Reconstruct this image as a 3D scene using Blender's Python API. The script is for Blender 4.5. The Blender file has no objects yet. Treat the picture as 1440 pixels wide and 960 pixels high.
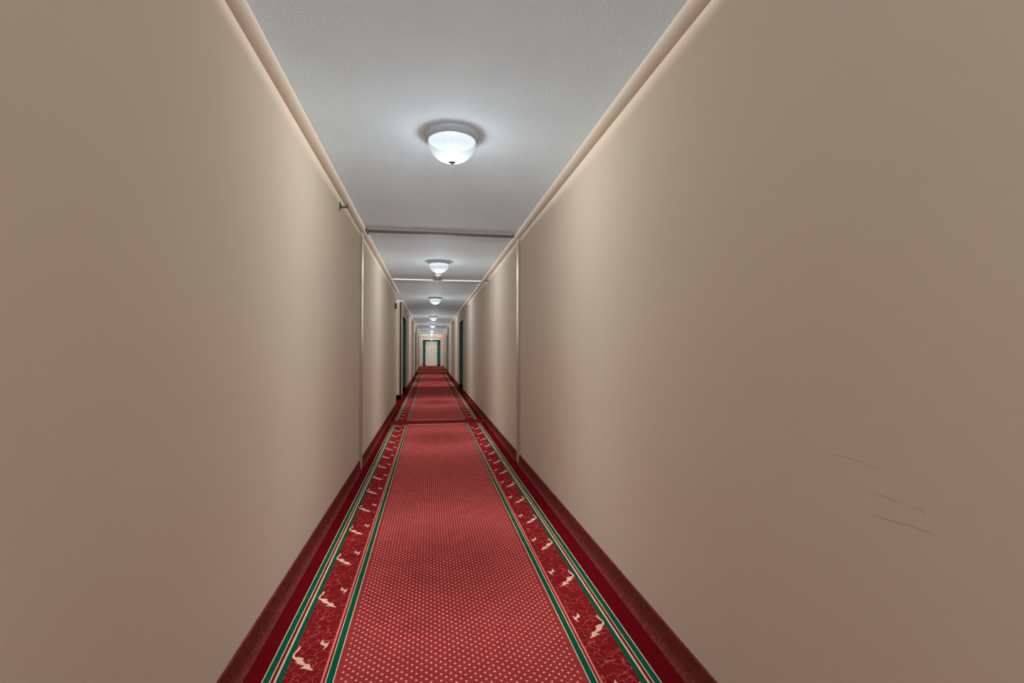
import bpy, bmesh, math, random
from mathutils import Vector
random.seed(7)
S = bpy.context.scene
COL = S.collection

# ------------------------------------------------------------------ helpers
def lin(c):
    return tuple(((v/255.0)/12.92 if v/255.0 <= 0.04045 else ((v/255.0+0.055)/1.055)**2.4) for v in c) + (1.0,)

class V:
    """a scalar shader value with arithmetic"""
    def __init__(s, nt, sock): s.nt, s.s = nt, sock
    def _m(s, op, b=None, c=None):
        n = s.nt.nodes.new('ShaderNodeMath'); n.operation = op
        s.nt.links.new(s.s, n.inputs[0])
        for i, x in ((1, b), (2, c)):
            if x is None: continue
            if isinstance(x, V): s.nt.links.new(x.s, n.inputs[i])
            else: n.inputs[i].default_value = x
        return V(s.nt, n.outputs[0])
    def __add__(s, o): return s._m('ADD', o)
    def __sub__(s, o): return s._m('SUBTRACT', o)
    def __mul__(s, o): return s._m('MULTIPLY', o)
    def abs(s): return s._m('ABSOLUTE')
    def fract(s): return s._m('FRACT')
    def lt(s, o): return s._m('LESS_THAN', o)
    def gt(s, o): return s._m('GREATER_THAN', o)
    def sqrt(s): return s._m('SQRT')
    def min(s, o): return s._m('MINIMUM', o)
    def max(s, o): return s._m('MAXIMUM', o)

def maprange(v, a, b, c=0.0, d=1.0):
    n = v.nt.nodes.new('ShaderNodeMapRange'); v.nt.links.new(v.s, n.inputs[0])
    n.inputs[1].default_value = a; n.inputs[2].default_value = b
    n.inputs[3].default_value = c; n.inputs[4].default_value = d
    return V(v.nt, n.outputs[0])

def mix(nt, f, a, b, mode='MIX'):
    n = nt.nodes.new('ShaderNodeMix'); n.data_type = 'RGBA'; n.blend_type = mode
    for sock, x in ((n.inputs[0], f), (n.inputs[6], a), (n.inputs[7], b)):
        if isinstance(x, V): nt.links.new(x.s, sock)
        elif hasattr(x, 'is_output'): nt.links.new(x, sock)
        else: sock.default_value = x
    return n.outputs[2]

def noise(nt, vec, scale, detail=3.0, rough=0.5):
    n = nt.nodes.new('ShaderNodeTexNoise'); n.inputs['Scale'].default_value = scale
    n.inputs['Detail'].default_value = detail; n.inputs['Roughness'].default_value = rough
    nt.links.new(vec, n.inputs['Vector']); return n

def base_mat(name, rough=0.8, spec=0.3, metal=0.0):
    m = bpy.data.materials.new(name); m.use_nodes = True
    nt = m.node_tree; b = nt.nodes['Principled BSDF']
    b.inputs['Roughness'].default_value = rough
    b.inputs['Specular IOR Level'].default_value = spec
    b.inputs['Metallic'].default_value = metal
    tc = nt.nodes.new('ShaderNodeTexCoord')
    return m, nt, b, tc.outputs['Object']

def simple(name, col, rough=0.7, spec=0.3, metal=0.0, var=0.06, vscale=6.0, bump=0.0, bscale=300.0):
    m, nt, b, co = base_mat(name, rough, spec, metal)
    n = noise(nt, co, vscale)
    f = maprange(V(nt, n.outputs['Fac']), 0.3, 0.7)
    lo = tuple(c*(1-var) for c in col[:3])+(1,); hi = tuple(min(1, c*(1+var)) for c in col[:3])+(1,)
    nt.links.new(mix(nt, f, lo, hi), b.inputs['Base Color'])
    if bump:
        n2 = noise(nt, co, bscale, 2.0)
        bp = nt.nodes.new('ShaderNodeBump'); bp.inputs['Strength'].default_value = bump
        bp.inputs['Distance'].default_value = 0.002
        nt.links.new(n2.outputs['Fac'], bp.inputs['Height']); nt.links.new(bp.outputs[0], b.inputs['Normal'])
    return m

def box(bm, x0, x1, y0, y1, z0, z1, mi=0, faces=None):
    vs = [bm.verts.new((x, y, z)) for x in (x0, x1) for y in (y0, y1) for z in (z0, z1)]
    idx = {'-x': (0,1,3,2), '+x': (4,6,7,5), '-y': (0,4,5,1), '+y': (2,3,7,6), '-z': (0,2,6,4), '+z': (1,5,7,3)}
    for k, q in idx.items():
        f = bm.faces.new([vs[i] for i in q]); f.material_index = (faces or {}).get(k, mi)

def lathe(bm, prof, n=48, axis='z', rib=None, mi=0, cap0=False, cap1=False):
    """prof: list of (r, t) along the axis; rib(r,t,k) may scale the radius"""
    rings = []
    for (r, t) in prof:
        ring = []
        for k in range(n):
            a = 2*math.pi*k/n
            rr = r*(rib(r, t, k) if rib else 1.0)
            p = (rr*math.cos(a), rr*math.sin(a), t)
            if axis == 'x': p = (t, rr*math.cos(a), rr*math.sin(a))
            if axis == 'y': p = (rr*math.cos(a), t, rr*math.sin(a))
            ring.append(bm.verts.new(p))
        rings.append(ring)
    for a, b in zip(rings, rings[1:]):
        for k in range(n):
            f = bm.faces.new((a[k], a[(k+1) % n], b[(k+1) % n], b[k])); f.material_index = mi; f.smooth = True
    if cap0: bm.faces.new(rings[0])
    if cap1: bm.faces.new(rings[-1][::-1])

def prism_y(bm, prof, y0, y1, mi=0, smooth=False):
    """prof: closed loop of (x, z), swept along y"""
    a = [bm.verts.new((x, y0, z)) for x, z in prof]; b = [bm.verts.new((x, y1, z)) for x, z in prof]
    n = len(prof)
    for i in range(n):
        f = bm.faces.new((a[i], a[(i+1) % n], b[(i+1) % n], b[i])); f.material_index = mi; f.smooth = smooth
    bm.faces.new(a[::-1]).material_index = mi; bm.faces.new(b).material_index = mi

def obj(name, bm, mats, parent=None, loc=None, bevel=0.0, normals=True):
    if normals: bmesh.ops.recalc_face_normals(bm, faces=bm.faces[:])
    me = bpy.data.meshes.new(name); bm.to_mesh(me); bm.free()
    for m in (mats if isinstance(mats, (list, tuple)) else [mats]): me.materials.append(m)
    o = bpy.data.objects.new(name, me); COL.objects.link(o)
    if parent: o.parent = parent
    if loc: o.location = loc
    if bevel:
        md = o.modifiers.new('bevel', 'BEVEL'); md.width = bevel; md.segments = 2; md.limit_method = 'ANGLE'
    return o

def struct(name, bm, mats, label=None, **k):
    o = obj(name, bm, mats, **k); o['kind'] = 'structure'
    if label: o['label'] = label
    return o

def thing(name, label, cat, loc=(0,0,0), group=None):
    o = bpy.data.objects.new(name, None); o.empty_display_size = 0.05
    COL.objects.link(o); o.location = loc; o['label'] = label; o['category'] = cat
    if group: o['group'] = group
    return o

def dup(root, loc, label, rotz=0.0):
    r = root.copy(); COL.objects.link(r); r.location = loc; r.rotation_euler = (0, 0, rotz); r['label'] = label
    for ch in list(root.children):
        c = ch.copy(); COL.objects.link(c); c.parent = r
        for g in list(ch.children):
            d = g.copy(); COL.objects.link(d); d.parent = c
    return r

# ------------------------------------------------------------------ dimensions (metres); y runs along the corridor
XL, XR = -0.697, 0.947          # wall faces
H = 2.436                       # ceiling height
Y0, Y1 = -3.6, 37.5             # wall behind the camera, end partition
YJ = 5.13                       # building expansion joint
XC = 0.117                      # carpet runner axis
YE = 38.75                      # back wall of the end vestibule
# wall recesses: (y near, y far, head height, material slot of the inside)
REC_L = [(10.44, 12.16, H, 0), (12.88, 14.58, 2.10, 1), (23.45, 24.90, 2.10, 3), (29.6, 30.9, 2.10, 3)]
REC_R = [(14.09, 15.80, 2.10, 1), (26.7, 28.2, 2.10, 3)]

# ------------------------------------------------------------------ materials
WALL_RGB = (0.625, 0.515, 0.405, 1)
M_wall = simple('beige_wall_vinyl', WALL_RGB, rough=0.95, spec=0.04, var=0.015, vscale=1.5, bump=0.12, bscale=260)
M_scuff = simple('wall_scuff', tuple(c*0.87 for c in WALL_RGB[:3])+(1,), rough=0.8, var=0.05)
M_crown = simple('beige_crown_paint', (0.56, 0.46, 0.36, 1), rough=0.8, spec=0.08, var=0.02)
M_green = simple('dark_green_paint', (0.026, 0.088, 0.066, 1), rough=0.6, var=0.05)
M_ceil = simple('white_stipple_ceiling', (0.77, 0.91, 0.985, 1), rough=0.9, spec=0.1, var=0.03, vscale=3, bump=0.5, bscale=120)
M_ceilwhite = simple('white_ceiling_batten', (0.72, 0.73, 0.72, 1), rough=0.7, var=0.02)
M_blackbase = simple('black_vinyl_base', (0.008, 0.004, 0.004, 1), rough=1.0, spec=0.0, var=0.1)
M_white = simple('white_casing_paint', (0.74, 0.71, 0.66, 1), rough=0.5, var=0.02)
M_door = simple('cream_door_paint', (0.72, 0.61, 0.48, 1), rough=0.5, var=0.02)
M_alu = simple('brushed_metal_cover', (0.46, 0.38, 0.30, 1), rough=0.5, metal=0.3, var=0.05, vscale=20)
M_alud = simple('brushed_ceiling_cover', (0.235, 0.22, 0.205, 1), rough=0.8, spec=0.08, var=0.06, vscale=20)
M_bronze = simple('bronze_fitting', (0.19, 0.13, 0.085, 1), rough=0.35, metal=0.7, var=0.1, vscale=40)
M_brown = simple('brown_plastic', (0.13, 0.085, 0.06, 1), rough=0.5, var=0.08)
M_mahog = simple('dark_mahogany', (0.055, 0.014, 0.010, 1), rough=0.45, var=0.2, vscale=12)
M_pan = simple('white_enamel_pan', (0.42, 0.46, 0.49, 1), rough=0.35, spec=0.5, var=0.01)
M_nickel = simple('nickel_finial', (0.30, 0.32, 0.33, 1), rough=0.35, metal=0.7, var=0.03)
M_plastic = simple('white_plastic', (0.70, 0.70, 0.68, 1), rough=0.4, var=0.01)
M_dark = simple('dark_plastic', (0.008, 0.008, 0.008, 1), rough=0.5)
M_brass = simple('aged_brass', (0.22, 0.14, 0.06, 1), rough=0.35, metal=0.8, var=0.1)

def glass_mat():
    m = bpy.data.materials.new('ribbed_frosted_glass'); m.use_nodes = True
    nt = m.node_tree; nt.nodes.clear()
    out = nt.nodes.new('ShaderNodeOutputMaterial')
    tr = nt.nodes.new('ShaderNodeBsdfTransparent'); tr.inputs[0].default_value = (0.97, 0.99, 1, 1)
    tl = nt.nodes.new('ShaderNodeBsdfTranslucent'); tl.inputs[0].default_value = (0.0024, 0.0026, 0.0026, 1)
    gl = nt.nodes.new('ShaderNodeBsdfGlossy'); gl.inputs['Roughness'].default_value = 0.3
    em = nt.nodes.new('ShaderNodeEmission'); em.inputs[0].default_value = (0.90, 0.98, 1.0, 1)
    em.inputs[1].default_value = 0.66
    add = nt.nodes.new('ShaderNodeAddShader'); nt.links.new(tl.outputs[0], add.inputs[0]); nt.links.new(em.outputs[0], add.inputs[1])
    m1 = nt.nodes.new('ShaderNodeMixShader'); m1.inputs[0].default_value = 0.03
    nt.links.new(add.outputs[0], m1.inputs[1]); nt.links.new(gl.outputs[0], m1.inputs[2])
    m2 = nt.nodes.new('ShaderNodeMixShader'); m2.inputs[0].default_value = 0.90
    nt.links.new(tr.outputs[0], m2.inputs[1]); nt.links.new(m1.outputs[0], m2.inputs[2])
    nt.links.new(m2.outputs[0], out.inputs[0])
    return m
M_glass = glass_mat()

def emit_mat(name, col, strength):
    m = bpy.data.materials.new(name); m.use_nodes = True
    nt = m.node_tree; b = nt.nodes['Principled BSDF']
    b.inputs['Base Color'].default_value = col
    b.inputs['Emission Color'].default_value = col; b.inputs['Emission Strength'].default_value = strength
    return m
M_exit = emit_mat('lit_red_exit_face', (0.62, 0.05, 0.06, 1), 0.55)
M_exitletter = emit_mat('lit_pale_exit_letters', (0.9, 0.62, 0.60, 1), 0.8)

# --- carpet
RED = (0.325, 0.035, 0.035, 1); RED_D = (0.125, 0.004, 0.0065, 1); FIELD = (0.205, 0.011, 0.013, 1)
CREAM = (0.74, 0.47, 0.31, 1); PINK = (0.72, 0.19, 0.165, 1); GREEN = (0.003, 0.092, 0.052, 1); DOT = (0.86, 0.36, 0.30, 1)
SEGS = [(-9.0, 8.05), (8.50, 15.75), (16.05, 25.9)]
def carpet_mat():
    m, nt, b, co = base_mat('red_woven_runner_carpet', rough=1.0, spec=0.0)
    sp = nt.nodes.new('ShaderNodeSeparateXYZ'); nt.links.new(co, sp.inputs[0])
    X, Y = V(nt, sp.outputs[0]), V(nt, sp.outputs[1])
    # slight weave wobble of the stripes
    wob = noise(nt, co, 40, 2)
    A = (X - XC).abs() + (V(nt, wob.outputs['Fac']) - 0.5)*0.0016
    stops = [(0, RED), (.4540, CREAM), (.4583, GREEN), (.4808, CREAM), (.4850, FIELD), (.4952, PINK), (.5008, FIELD),
             (.6425, GREEN), (.6638, CREAM), (.6685, FIELD), (.6806, CREAM), (.6853, GREEN), (.7080, CREAM), (.7130, RED_D)]
    r = nt.nodes.new('ShaderNodeValToRGB'); r.color_ramp.interpolation = 'CONSTANT'
    cr = r.color_ramp
    cr.elements[0].position = 0; cr.elements[0].color = RED
    cr.elements[1].position = stops[1][0]; cr.elements[1].color = stops[1][1]
    for p, c in stops[2:]:
        e = cr.elements.new(p); e.color = c
    nt.links.new(A.s, r.inputs[0])
    col = r.outputs[0]
    # pin dots, staggered square lattice
    P = 0.036
    def lattice(off):
        fx = ((X - XC)*(1/P) + (100.0+off)).fract() - 0.5
        fy = (Y*(1/P) + (300.0+off)).fract() - 0.5
        return (fx*fx + fy*fy*0.8).sqrt()
    d = lattice(0.0).min(lattice(0.5))
    dot = maprange(d, 0.095, 0.145, 1.0, 0.0) * A.lt(0.444)
    col = mix(nt, dot, col, DOT)
    # pale veins in the figured border
    warp = noise(nt, co, 22, 2)
    va = nt.nodes.new('ShaderNodeVectorMath'); va.operation = 'MULTIPLY_ADD'
    nt.links.new(warp.outputs['Color'], va.inputs[0]); va.inputs[1].default_value = (0.045, 0.045, 0); nt.links.new(co, va.inputs[2])
    vo = nt.nodes.new('ShaderNodeTexVoronoi'); vo.feature = 'DISTANCE_TO_EDGE'; vo.inputs['Scale'].default_value = 33
    nt.links.new(va.outputs[0], vo.inputs['Vector'])
    gate = noise(nt, co, 14, 1)
    infield = A.gt(0.5015)*A.lt(0.6425)
    vein = maprange(V(nt, vo.outputs['Distance']), 0.014, 0.036, 0.8, 0.0) * infield * maprange(V(nt, gate.outputs['Fac']), 0.33, 0.46)
    col = mix(nt, vein, col, (0.56, 0.10, 0.09, 1))
    # pattern only on the runner lengths; plain joining bands between
    seg = None
    for a, c in SEGS:
        q = Y.gt(a)*Y.lt(c); seg = q if seg is None else seg + q
    line = None
    for yy in (8.02, 8.53):
        q = (Y - yy).abs().lt(0.035)*A.lt(0.46); line = q if line is None else line + q
    col = mix(nt, seg, (0.20, 0.016, 0.018, 1), col)
    col = mix(nt, line*0.45, col, CREAM)
    col = mix(nt, Y.gt(25.9), col, (0.19, 0.034, 0.022, 1))
    # pile mottling and traffic wear
    n1 = noise(nt, co, 700, 2); n2 = noise(nt, co, 9, 4, 0.6)
    k = maprange(V(nt, n1.outputs['Fac']), 0.3, 0.7, 0.78, 1.2) * maprange(V(nt, n2.outputs['Fac']), 0.3, 0.7, 0.88, 1.1)
    hs = nt.nodes.new('ShaderNodeHueSaturation'); nt.links.new(col, hs.inputs['Color']); nt.links.new(k.s, hs.inputs['Value'])
    nt.links.new(hs.outputs[0], b.inputs['Base Color'])
    bp = nt.nodes.new('ShaderNodeBump'); bp.inputs['Strength'].default_value = 0.35; bp.inputs['Distance'].default_value = 0.003
    nt.links.new(n1.outputs['Fac'], bp.inputs['Height']); nt.links.new(bp.outputs[0], b.inputs['Normal'])
    return m
M_carpet = carpet_mat()
M_crane = simple('woven_cream_figure', (0.78, 0.46, 0.34, 1), rough=0.95, spec=0.05, var=0.12, vscale=60)
M_cbase = simple('carpet_cove_base', (0.155, 0.030, 0.026, 1), rough=1.0, spec=0.0, var=0.30, vscale=45, bump=0.3, bscale=600)

# ------------------------------------------------------------------ the shell
bm = bmesh.new()
box(bm, XL-0.55, XR+0.55, Y0-0.2, YE+0.2, -0.12, 0.0)
# woven cranes of the border (flush figures of the same carpet mesh)
BIG = [(0.007, .122), (0.015, .108), (0.013, .090), (0.004, .070), (0.0045, .056), (0.012, .044), (0.022, .045), (0.034, .040), (0.047, .031),
       (0.042, .022), (0.052, .008), (0.058, -.003), (0.074, -.006), (0.080, -.018), (0.084, -.032), (0.096, -.044), (0.098, -.049),
       (0.086, -.045), (0.072, -.038), (0.060, -.031), (0.046, -.030), (0.050, -.024), (0.058, -.013), (0.048, -.008), (0.032, .000),
       (0.022, .012), (0.016, .027), (0.004, .038), (-.003, .052), (-.003, .070), (0.003, .090), (0.006, .106)]
SMALL = [(0.089, .150), (0.097, .138), (0.099, .126), (0.110, .117), (0.120, .128), (0.1225, .126), (0.118, .113), (0.121, .102), (0.112, .086),
         (0.108, .074), (0.1065, .082), (0.110, .096), (0.107, .104), (0.096, .110), (0.088, .118), (0.086, .127), (0.090, .136)]
for side in (-1, 1):
    xe = XC + side*0.6425
    for k in range(-9, 60):
        yc = 1.985 + 0.4535*k + (0.02 if side > 0 else 0)
        if not any(a < yc-0.06 and yc+0.16 < c for a, c in SEGS): continue
        for poly in (BIG, SMALL):
            f = bm.faces.new([bm.verts.new((xe - side*p, yc + q, 0.0006)) for p, q in poly])
            f.material_index = 1
bmesh.ops.recalc_face_normals(bm, faces=bm.faces[:])
for f in bm.faces:
    if f.material_index == 1 and f.normal.z < 0: f.normal_flip()
struct('floor', bm, [M_carpet, M_crane], 'red patterned corridor carpet with dotted centre and green striped borders', normals=False)

bm = bmesh.new()
box(bm, XL-0.55, XR+0.55, Y0-0.2, YE+0.2, H, H+0.12)
struct('ceiling', bm, M_ceil, 'long pale grey stippled corridor ceiling')

def wall(name, x, s, recs, label, scuffs=False):
    """x = wall face, s = outward direction"""
    bm = bmesh.new()
    o1, o2, ob = x, x + s*0.50, x + s*0.40
    def bx(a, b, *r, **k): box(bm, min(a, b), max(a, b), *r, **k)
    y = Y0
    prev = 0
    for (a, b, h, mi) in recs:
        bx(o1, o2, y, a, 0, H, faces={'+y': mi, '-y': prev})
        bx(ob, o2, a, b, 0, H, mi=mi)
        if h < H: bx(o1, ob, a, b, h, H, faces={'-z': mi})
        y = b; prev = mi
    bx(o1, o2, y, YE, 0, H, faces={'-y': prev})
    if scuffs:
        def stroke(pts, w):
            n = len(pts)
            top = [bm.verts.new((x - s*0.0004, py, pz + w*0.5*math.sin(math.pi*(i+0.4)/(n)))) for i, (py, pz) in enumerate(pts)]
            bot = [bm.verts.new((x - s*0.0004, py, pz - w*0.5*math.sin(math.pi*(i+0.4)/(n)))) for i, (py, pz) in enumerate(pts)]
            for i in range(n-1):
                f = bm.faces.new((top[i], top[i+1], bot[i+1], bot[i])); f.material_index = 2
        def at(u, v):
            d = 680*abs(x)/(0.986*(u-604.5)); return ((d-0.1675*x)/0.986, 1.2-(v-493)*d/680)
        stroke([at(*p) for p in ((1224,722),(1237,727),(1252,731),(1268,735),(1280,738),(1293,743),(1306,748),(1313,752))], 0.0028)
        stroke([at(*p) for p in ((1227,692),(1237,695),(1247,699),(1256,703),(1264,705))], 0.0028)
        stroke([at(*p) for p in ((1274,710),(1280,713),(1285,715))], 0.003)
        stroke([at(*p) for p in ((1290,713),(1293,717),(1297,719))], 0.006)
        stroke([at(*p) for p in ((884,792),(889,799),(894,806),(899,812))], 0.006)
        stroke([at(*p) for p in ((1166,638),(1190,643),(1215,651),(1235,660))], 0.0025)
    return struct(name, bm, [M_wall, M_green, M_scuff, M_mahog], label)
wall('wall_left', XL, -1, REC_L, 'beige left corridor wall')
wall('wall_right', XR, 1, REC_R, 'beige right corridor wall', scuffs=True)

bm = bmesh.new(); box(bm, XL, XR, Y0-0.15, Y0, 0, H)
struct('wall_rear', bm, M_wall, 'beige wall closing the corridor behind the viewer')

# end partition with its opening, and the vestibule behind
OX0, OX1, OZ = -0.545, 0.815, 2.03
bm = bmesh.new()
box(bm, XL, OX0, Y1, Y1+0.14, 0, H); box(bm, OX1, XR, Y1, Y1+0.14, 0, H); box(bm, OX0, OX1, Y1, Y1+0.14, OZ, H)
struct('wall_end', bm, M_wall, 'beige end partition with a wide opening below the lintel')
bm = bmesh.new()
DX0, DX1, DZ = -0.285, 0.522, 1.86
box(bm, XL, DX0, YE, YE+0.12, 0, H, mi=0); box(bm, DX1, XR, YE, YE+0.12, 0, H); box(bm, DX0, DX1, YE, YE+0.12, DZ, H)
# green linings of the vestibule sides
box(bm, XL, XL+0.02, Y1+0.14, YE, 0, H); box(bm, XR-0.02, XR, Y1+0.14, YE, 0, H)
struct('wall_vestibule', bm, M_green, 'dark green vestibule wall around the cream end door')
bm = bmesh.new(); box(bm, XL+0.02, XR-0.02, Y1+0.14, YE, 2.13, 2.19)
struct('ceiling_vestibule', bm, M_ceil, 'low ceiling of the end vestibule')
bm = bmesh.new()
w = 0.055
box(bm, OX0-w, OX0, Y1-0.018, Y1, 0, OZ+w); box(bm, OX1, OX1+w, Y1-0.018, Y1, 0, OZ+w); box(bm, OX0, OX1, Y1-0.018, Y1, OZ, OZ+w)
struct('trim_1', bm, M_white, 'white casing around the opening at the corridor end', bevel=0.004)

# crown moulding: a rounded cornice strip on each side
def crown(name, x, s, recs, label):
    bm = bmesh.new(); e, h = 0.056, 0.036
    prof = [(x, H)] + [(x - s*e*0.86, H), (x - s*e, H-0.002), (x - s*e, H-0.006)]
    for k in range(1, 13):
        a = math.pi/2*k/12*0.97
        prof.append((x - s*(0.001+(e-0.001)*math.cos(a)), H-0.006-(h-0.006)*math.sin(a)))
    prof += [(x, H-h)]
    y = Y0
    for (a, b, hh, mi) in recs:
        if hh >= H:
            prism_y(bm, prof, y, a); y = b
    prism_y(bm, prof, y, Y1)
    return struct(name, bm, M_crown, label, bevel=0)
crown('trim_2', XL, -1, REC_L, 'beige rounded crown moulding along the left wall')
crown('trim_3', XR, 1, REC_R, 'beige rounded crown moulding along the right wall')

# carpet cove base
def cove(name, x, s, recs, label):
    bm = bmesh.new()
    prof = [(x, 0.0), (x - s*0.034, 0.0), (x - s*0.033, 0.003), (x - s*0.021, 0.010), (x - s*0.014, 0.024), (x - s*0.011, 0.045), (x - s*0.009, 0.093), (x - s*0.007, 0.0965), (x, 0.0965)]
    cuts = [(YJ-0.065, YJ+0.065)] + [(a, b) for a, b, h, mi in recs]
    y = Y0
    for a, b in cuts:
        prism_y(bm, prof, y, a); y = b
    prism_y(bm, prof, y, Y1)
    return struct(name, bm, M_cbase, label)
cove('baseboard_left', XL, -1, [(10.44, 12.19, 0, 0)] + REC_L[1:], 'dark red carpet base along the left wall')
cove('baseboard_right', XR, 1, REC_R, 'dark red carpet base along the right wall')
# black vinyl base inside the recesses and the vestibule
def recbase(name, x, s, recs, label):
    bm = bmesh.new()
    for a, b, h, mi in recs:
        xs = sorted((x, x + s*0.39))
        hz = 0.115
        box(bm, xs[0], xs[1], b-0.012, b, 0, hz); box(bm, xs[0], xs[1], a, a+0.012, 0, hz)
        xb = sorted((x + s*0.388, x + s*0.40)); box(bm, xb[0], xb[1], a+0.012, b-0.012, 0, hz)
    return struct(name, bm, M_blackbase, label)
recbase('baseboard_left_recess', XL, -1, REC_L, 'black base inside the left wall recesses')
recbase('baseboard_right_recess', XR, 1, REC_R, 'black base inside the right wall recesses')
bm = bmesh.new()
box(bm, XL+0.02, DX0-0.06, YE-0.012, YE, 0, 0.10); box(bm, DX1+0.06, XR-0.02, YE-0.012, YE, 0, 0.10)
struct('baseboard_vestibule', bm, M_blackbase, 'black base beside the end door')

# expansion joint covers, ceiling batten, corner guard
def ridge_cover(bm, x, s, y, w, z0, z1):
    prof = [(-w/2, 0), (-w/2, .010), (-w/2+.006, .016), (w/2-.006, .016), (w/2, .010), (w/2, 0)]
    lo = [bm.verts.new((x - s*t, y+q, z0)) for q, t in prof]; hi = [bm.verts.new((x - s*t, y+q, z1)) for q, t in prof]
    n = len(prof)
    for i in range(n): bm.faces.new((lo[i], lo[(i+1) % n], hi[(i+1) % n], hi[i]))
    bm.faces.new(lo); bm.faces.new(hi[::-1])
bm = bmesh.new(); ridge_cover(bm, XL, -1, YJ, 0.125, 0, H-0.037)
struct('trim_4', bm, M_alu, 'vertical metal joint cover on the left wall')
bm = bmesh.new(); ridge_cover(bm, XR, 1, YJ, 0.125, 0, H-0.037)
struct('trim_5', bm, M_alu, 'vertical metal joint cover on the right wall')
bm = bmesh.new()
a = [(YJ-0.075, H), (YJ-0.075, H-0.006), (YJ-0.045, H-0.012), (YJ-0.006, H-0.013), (YJ, H-0.008), (YJ+0.006, H-0.013), (YJ+0.045, H-0.012), (YJ+0.075, H-0.006), (YJ+0.075, H)]
lo = [bm.verts.new((XL+0.066, y, z)) for y, z in a]; hi = [bm.verts.new((XR-0.056, y, z)) for y, z in a]
for i in range(len(a)): bm.faces.new((lo[i], lo[(i+1) % len(a)], hi[(i+1) % len(a)], hi[i]))
bm.faces.new(lo); bm.faces.new(hi[::-1])
box(bm, XL+0.056, XL+0.066, YJ-0.09, YJ+0.09, H-0.022, H, mi=1)
struct('trim_6', bm, [M_alud, M_dark], 'dark metal joint cover across the ceiling')
bm = bmesh.new(); box(bm, XL+0.056, XR-0.056, 8.50, 8.66, H-0.020, H)
struct('trim_7', bm, M_ceilwhite, 'thin white batten across the ceiling beyond the second light', bevel=0.003)
bm = bmesh.new()
yb = REC_L[0][1]
box(bm, XL-0.032, XL+0.008, yb-0.008, yb, 0, H-0.04); box(bm, XL, XL+0.008, yb, yb+0.03, 0, H-0.04)
struct('trim_8', bm, M_mahog, 'dark reddish corner guard on the far edge of the first left recess', bevel=0.003)

# ------------------------------------------------------------------ end door
bm = bmesh.new()
c = 0.045
box(bm, DX0-c, DX0+0.012, YE-0.016, YE, 0, DZ+c); box(bm, DX1-0.012, DX1+c, YE-0.016, YE, 0, DZ+c); box(bm, DX0+0.012, DX1-0.012, YE-0.016, YE, DZ-0.012, DZ+c)
struct('trim_9', bm, M_white, 'white frame around the end door', bevel=0.003)
bm = bmesh.new(); box(bm, DX0+0.004, DX1-0.004, YE+0.03, YE+0.075, 0.012, DZ-0.004)
box(bm, DX0+0.09, DX1-0.09, YE+0.022, YE+0.03, DZ-0.20, DZ-0.185)
door = struct('door_1', bm, M_door, 'cream apartment door at the far end of the corridor', bevel=0.002)
bm = bmesh.new()
lathe(bm, [(0.030, -0.004), (0.030, 0.0), (0.012, -0.002), (0.010, -0.045), (0.026, -0.052), (0.029, -0.066), (0.020, -0.078), (0.004, -0.080)], 24, 'y', cap1=True)
o = obj('door_knob', bm, M_brass, door, (DX1-0.065, YE+0.028, 0.93))
bm = bmesh.new(); box(bm, -0.03, 0.03, -0.007, 0, -0.05, 0.05)
o = obj('number_plate', bm, M_bronze, door, (0.118, YE+0.030, 1.26), bevel=0.004)
bm = bmesh.new(); box(bm, DX0-0.02, DX1+0.02, YE-0.10, YE+0.02, 0, 0.012)
struct('trim_10', bm, M_brass, 'threshold saddle below the end door', bevel=0.003)

# ------------------------------------------------------------------ ceiling lights
def bulb_light(parent, z=-0.120, watts=1.0):
    L = bpy.data.lights.new('bulb', 'POINT'); L.energy = watts; L.shadow_soft_size = 0.035
    L.color = (0.92, 0.985, 1.02)
    L.use_nodes = True; nt = L.node_tree
    em = nt.nodes['Emission']; fo = nt.nodes.new('ShaderNodeLightFalloff')
    fo.inputs['Strength'].default_value = 1.0; fo.inputs['Smooth'].default_value = 0.0
    # distribution shaped to even out wall brightness downwards, with added uplight for the ceiling
    ge = nt.nodes.new('ShaderNodeNewGeometry'); sp = nt.nodes.new('ShaderNodeSeparateXYZ')
    nt.links.new(ge.outputs["Incoming"], sp.inputs[0]); dz = V(nt, sp.outputs[2])
    ch = ((dz*dz)*-1.0 + 1.0).max(0.001).sqrt()
    inv = ch.max(0.31)._m('POWER', -1.9) * maprange(ch, 0.10, 0.40, 0.30, 1.0)
    up = maprange(dz, 0.018, 0.05)
    f = V(nt, fo.outputs['Constant'])*FC + V(nt, fo.outputs['Linear'])*FL + V(nt, fo.outputs['Quadratic'])*FQ
    f = f*inv*(up*-1.0 + 1.0) + V(nt, fo.outputs['Constant'])*up*FUP*maprange(dz, 0.56, 0.70, 1.0, 0.10)
    nt.links.new(f.s, em.inputs['Strength'])
    o = bpy.data.objects.new('bulb', L); COL.objects.link(o); o.parent = parent; o.location = (0, 0, z)
    return o
FC, FL, FQ, FUP = 0.0, 0.62, 0.50, 2.1
WATTS = 174.0
first = thing('ceiling_light', 'nearest ceiling light, large ribbed glass dome in a white stepped pan', 'ceiling light', (0.122, 2.775, H), 'ceiling lights along the corridor')
bm = bmesh.new()
lathe(bm, [(0.05, -0.001), (0.150, 0.0), (0.1545, -0.003), (0.1555, -0.009), (0.151, -0.012), (0.1505, -0.019), (0.1475, -0.021), (0.1465, -0.028), (0.1430, -0.030), (0.1410, -0.037), (0.1365, -0.039), (0.131, -0.037), (0.001, -0.034)], 72)
obj('pan', bm, M_pan, first)
bm = bmesh.new()
prof = [(0.1335*math.cos(a)**0.86, -0.037 - 0.117*math.sin(a)) for a in [math.pi/2*k/14 for k in range(14)]] + [(0.006, -0.1545)]
lathe(bm, prof, 288, rib=lambda r, t, k: 1.0 + 0.014*math.cos(2*math.pi*k/6)*min(1, r/0.07))
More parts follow.
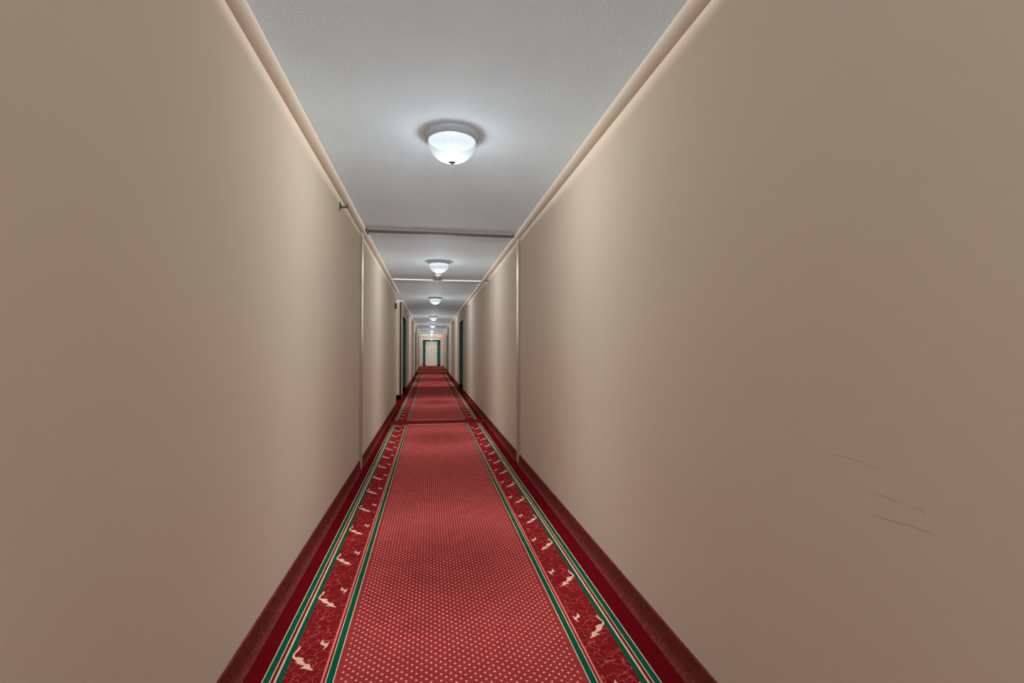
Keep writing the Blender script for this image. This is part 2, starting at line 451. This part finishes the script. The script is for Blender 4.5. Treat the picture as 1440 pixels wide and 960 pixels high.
obj('glass_dome', bm, M_glass, first)
bm = bmesh.new()
lathe(bm, [(0.003, -0.150), (0.021, -0.153), (0.022, -0.157), (0.017, -0.160), (0.006, -0.162), (0.005, -0.166), (0.0075, -0.169), (0.006, -0.173), (0.001, -0.174)], 24)
obj('finial', bm, M_nickel, first)
bulb_light(first, watts=WATTS)
rest = [(6.78, 'second ceiling light from the camera, just in front of the small smoke detector'),
        (11.4, 'third ceiling light from the camera, between the smoke detector and the green doorways'),
        (17.7, 'fourth ceiling light from the camera, just past the green doorways'),
        (23.1, 'fifth ceiling light from the camera, level with the far dark doorways'),
        (28.6, 'sixth ceiling light from the camera, small in the distance'),
        (33.0, 'seventh ceiling light from the camera, next to last before the end lintel'),
        (36.6, 'last ceiling light before the lintel at the corridor end')]
for y, lab in rest: dup(first, (0.122, y, H), lab)
dup(first, (0.122, -0.42, H), 'added ceiling light behind the viewer, unseen')  # extra lamp out of view, added to brighten the nearest walls
e = dup(first, (0.125, 38.15, 2.13), 'small ceiling light inside the green vestibule, over the end door'); e.scale = (0.8, 0.8, 0.9)
for ch in e.children:
    if ch.type == 'LIGHT':
        ch.data = ch.data.copy(); ch.data.energy = WATTS*0.5

# ------------------------------------------------------------------ smoke detector
sd = thing('smoke_detector', 'small white round smoke detector just behind the second ceiling light', 'smoke detector', (0.128, 7.85, H))
bm = bmesh.new(); lathe(bm, [(0.052, 0.0), (0.055, -0.003), (0.055, -0.014), (0.050, -0.016), (0.02, -0.016)], 40, cap0=True); obj('base', bm, M_plastic, sd)
bm = bmesh.new(); lathe(bm, [(0.048, -0.015), (0.052, -0.020), (0.051, -0.040), (0.048, -0.050), (0.046, -0.051)], 40); obj('cover', bm, M_plastic, sd)
bm = bmesh.new(); lathe(bm, [(0.047, -0.050), (0.047, -0.057), (0.040, -0.061), (0.001, -0.060)], 40); obj('vent', bm, M_dark, sd)

# ------------------------------------------------------------------ sidewall sprinklers
spk = thing('sprinkler', 'bronze sidewall sprinkler high on the left wall, nearest the camera', 'sprinkler', (XL, 3.94, 2.325), 'sidewall sprinklers under the crown')
bm = bmesh.new(); lathe(bm, [(0.037, 0.0), (0.037, 0.003), (0.034, 0.0055), (0.018, 0.008), (0.014, 0.012)], 32, 'x'); obj('escutcheon', bm, M_bronze, spk)
bm = bmesh.new(); lathe(bm, [(0.0125, 0.006), (0.0125, 0.022), (0.010, 0.024), (0.010, 0.029)], 6, 'x', cap1=True)
for sy in (-1, 1):
    for i in range(8):
        t0, t1 = i/8, (i+1)/8
        def arm(t): return (0.027 + 0.028*t, sy*0.014*math.sin(math.pi*(0.2+0.8*t)) )
        (xa, ya), (xb, yb2) = arm(t0), arm(t1)
        vs = []
        for (xx, yy) in ((xa, ya), (xb, yb2)):
            vs += [bm.verts.new((xx, yy-0.002, -0.004)), bm.verts.new((xx, yy+0.002, -0.004)), bm.verts.new((xx, yy+0.002, 0.004)), bm.verts.new((xx, yy-0.002, 0.004))]
        for q in range(4): bm.faces.new((vs[q], vs[(q+1) % 4], vs[4+(q+1) % 4], vs[4+q]))
        if i in (0, 7): bm.faces.new(vs[:4] if i == 0 else vs[4:])
lathe(bm, [(0.0035, 0.029), (0.0025, 0.042), (0.0045, 0.055), (0.0045, 0.060)], 12, 'x', cap1=True)
obj('frame', bm, M_bronze, spk)
bm = bmesh.new(); box(bm, 0.059, 0.061, -0.016, 0.016, -0.012, 0.014); box(bm, 0.044, 0.061, -0.016, 0.016, 0.014, 0.016); obj('deflector', bm, M_bronze, spk)
dup(spk, (XL, 16.1, 2.31), 'bronze sidewall sprinkler on the left wall, beyond the left green doorway')
dup(spk, (XR, 7.97, 2.355), 'bronze sidewall sprinkler on the right wall, just past the metal joint cover', math.pi)
dup(spk, (XR, 12.46, 2.345), 'bronze sidewall sprinkler on the right wall, just before the right green doorway', math.pi)
dup(spk, (XR, 20.0, 2.325), 'bronze sidewall sprinkler on the right wall, beyond the right green doorway', math.pi)

# ------------------------------------------------------------------ wall alarm box before the first recess
ab = thing('wall_mounted_alarm', 'small brown box high on the left wall at the edge of the first recess', 'alarm', (XL, 10.0, 2.10))
bm = bmesh.new(); box(bm, 0, 0.028, -0.055, 0.055, -0.056, 0.056); obj('housing', bm, M_brown, ab, bevel=0.004)
bm = bmesh.new(); box(bm, 0.028, 0.044, -0.048, 0.048, 0.006, 0.050); obj('lens', bm, M_brown, ab, bevel=0.004)
bm = bmesh.new(); box(bm, 0.028, 0.042, -0.048, 0.048, -0.050, -0.006)
for k in range(5): box(bm, 0.042, 0.044, -0.040, 0.040, -0.046+0.008*k, -0.042+0.008*k)
obj('grille', bm, M_brown, ab, bevel=0.001)

# ------------------------------------------------------------------ exit sign on the lintel
ex = thing('exit_sign', 'lit red exit sign on the right of the end lintel', 'exit sign', (0.775, Y1, 2.255))
bm = bmesh.new(); box(bm, -0.16, 0.16, -0.06, 0, -0.115, 0.115); obj('housing', bm, M_plastic, ex, bevel=0.006)
bm = bmesh.new(); box(bm, -0.148, 0.148, -0.064, -0.06, -0.103, 0.103); face = obj('face', bm, M_exit, ex)
cu = bpy.data.curves.new('exit_letters', 'FONT'); cu.body = 'EXIT'; cu.size = 0.15; cu.extrude = 0.001; cu.align_x = 'CENTER'; cu.align_y = 'CENTER'
tmp = bpy.data.objects.new('tmp', cu); COL.objects.link(tmp)
bpy.context.view_layer.update()
me = bpy.data.meshes.new_from_object(tmp.evaluated_get(bpy.context.evaluated_depsgraph_get()))
bpy.data.objects.remove(tmp); me.materials.clear(); me.materials.append(M_exitletter)
lt = bpy.data.objects.new('exit_letters', me); COL.objects.link(lt); lt.parent = face
lt.rotation_euler = (math.pi/2, 0, 0); lt.location = (0, -0.0655, 0)

# ------------------------------------------------------------------ camera, world, view
cam = bpy.data.cameras.new('camera'); cam.sensor_width = 36.0; cam.lens = 680/1440*36
cam.clip_start = 0.02; cam.clip_end = 200
co = bpy.data.objects.new('camera', cam); COL.objects.link(co)
co.location = (0, 0, 1.2)
yaw = math.atan(115.5/680); pitch = math.atan(13*0.986/680)
co.rotation_euler = (math.pi/2 + pitch, 0, -yaw)
S.camera = co
w = bpy.data.worlds.new('world'); S.world = w; w.use_nodes = True
w.node_tree.nodes['Background'].inputs[0].default_value = (0.02, 0.02, 0.02, 1)
S.view_settings.view_transform = 'Standard'; S.view_settings.look = 'None'
S.view_settings.gamma = 1.0; S.view_settings.use_curve_mapping = False
S.view_settings.exposure = 0.0
S.cycles.max_bounces = 10; S.cycles.diffuse_bounces = 3; S.cycles.transparent_max_bounces = 12
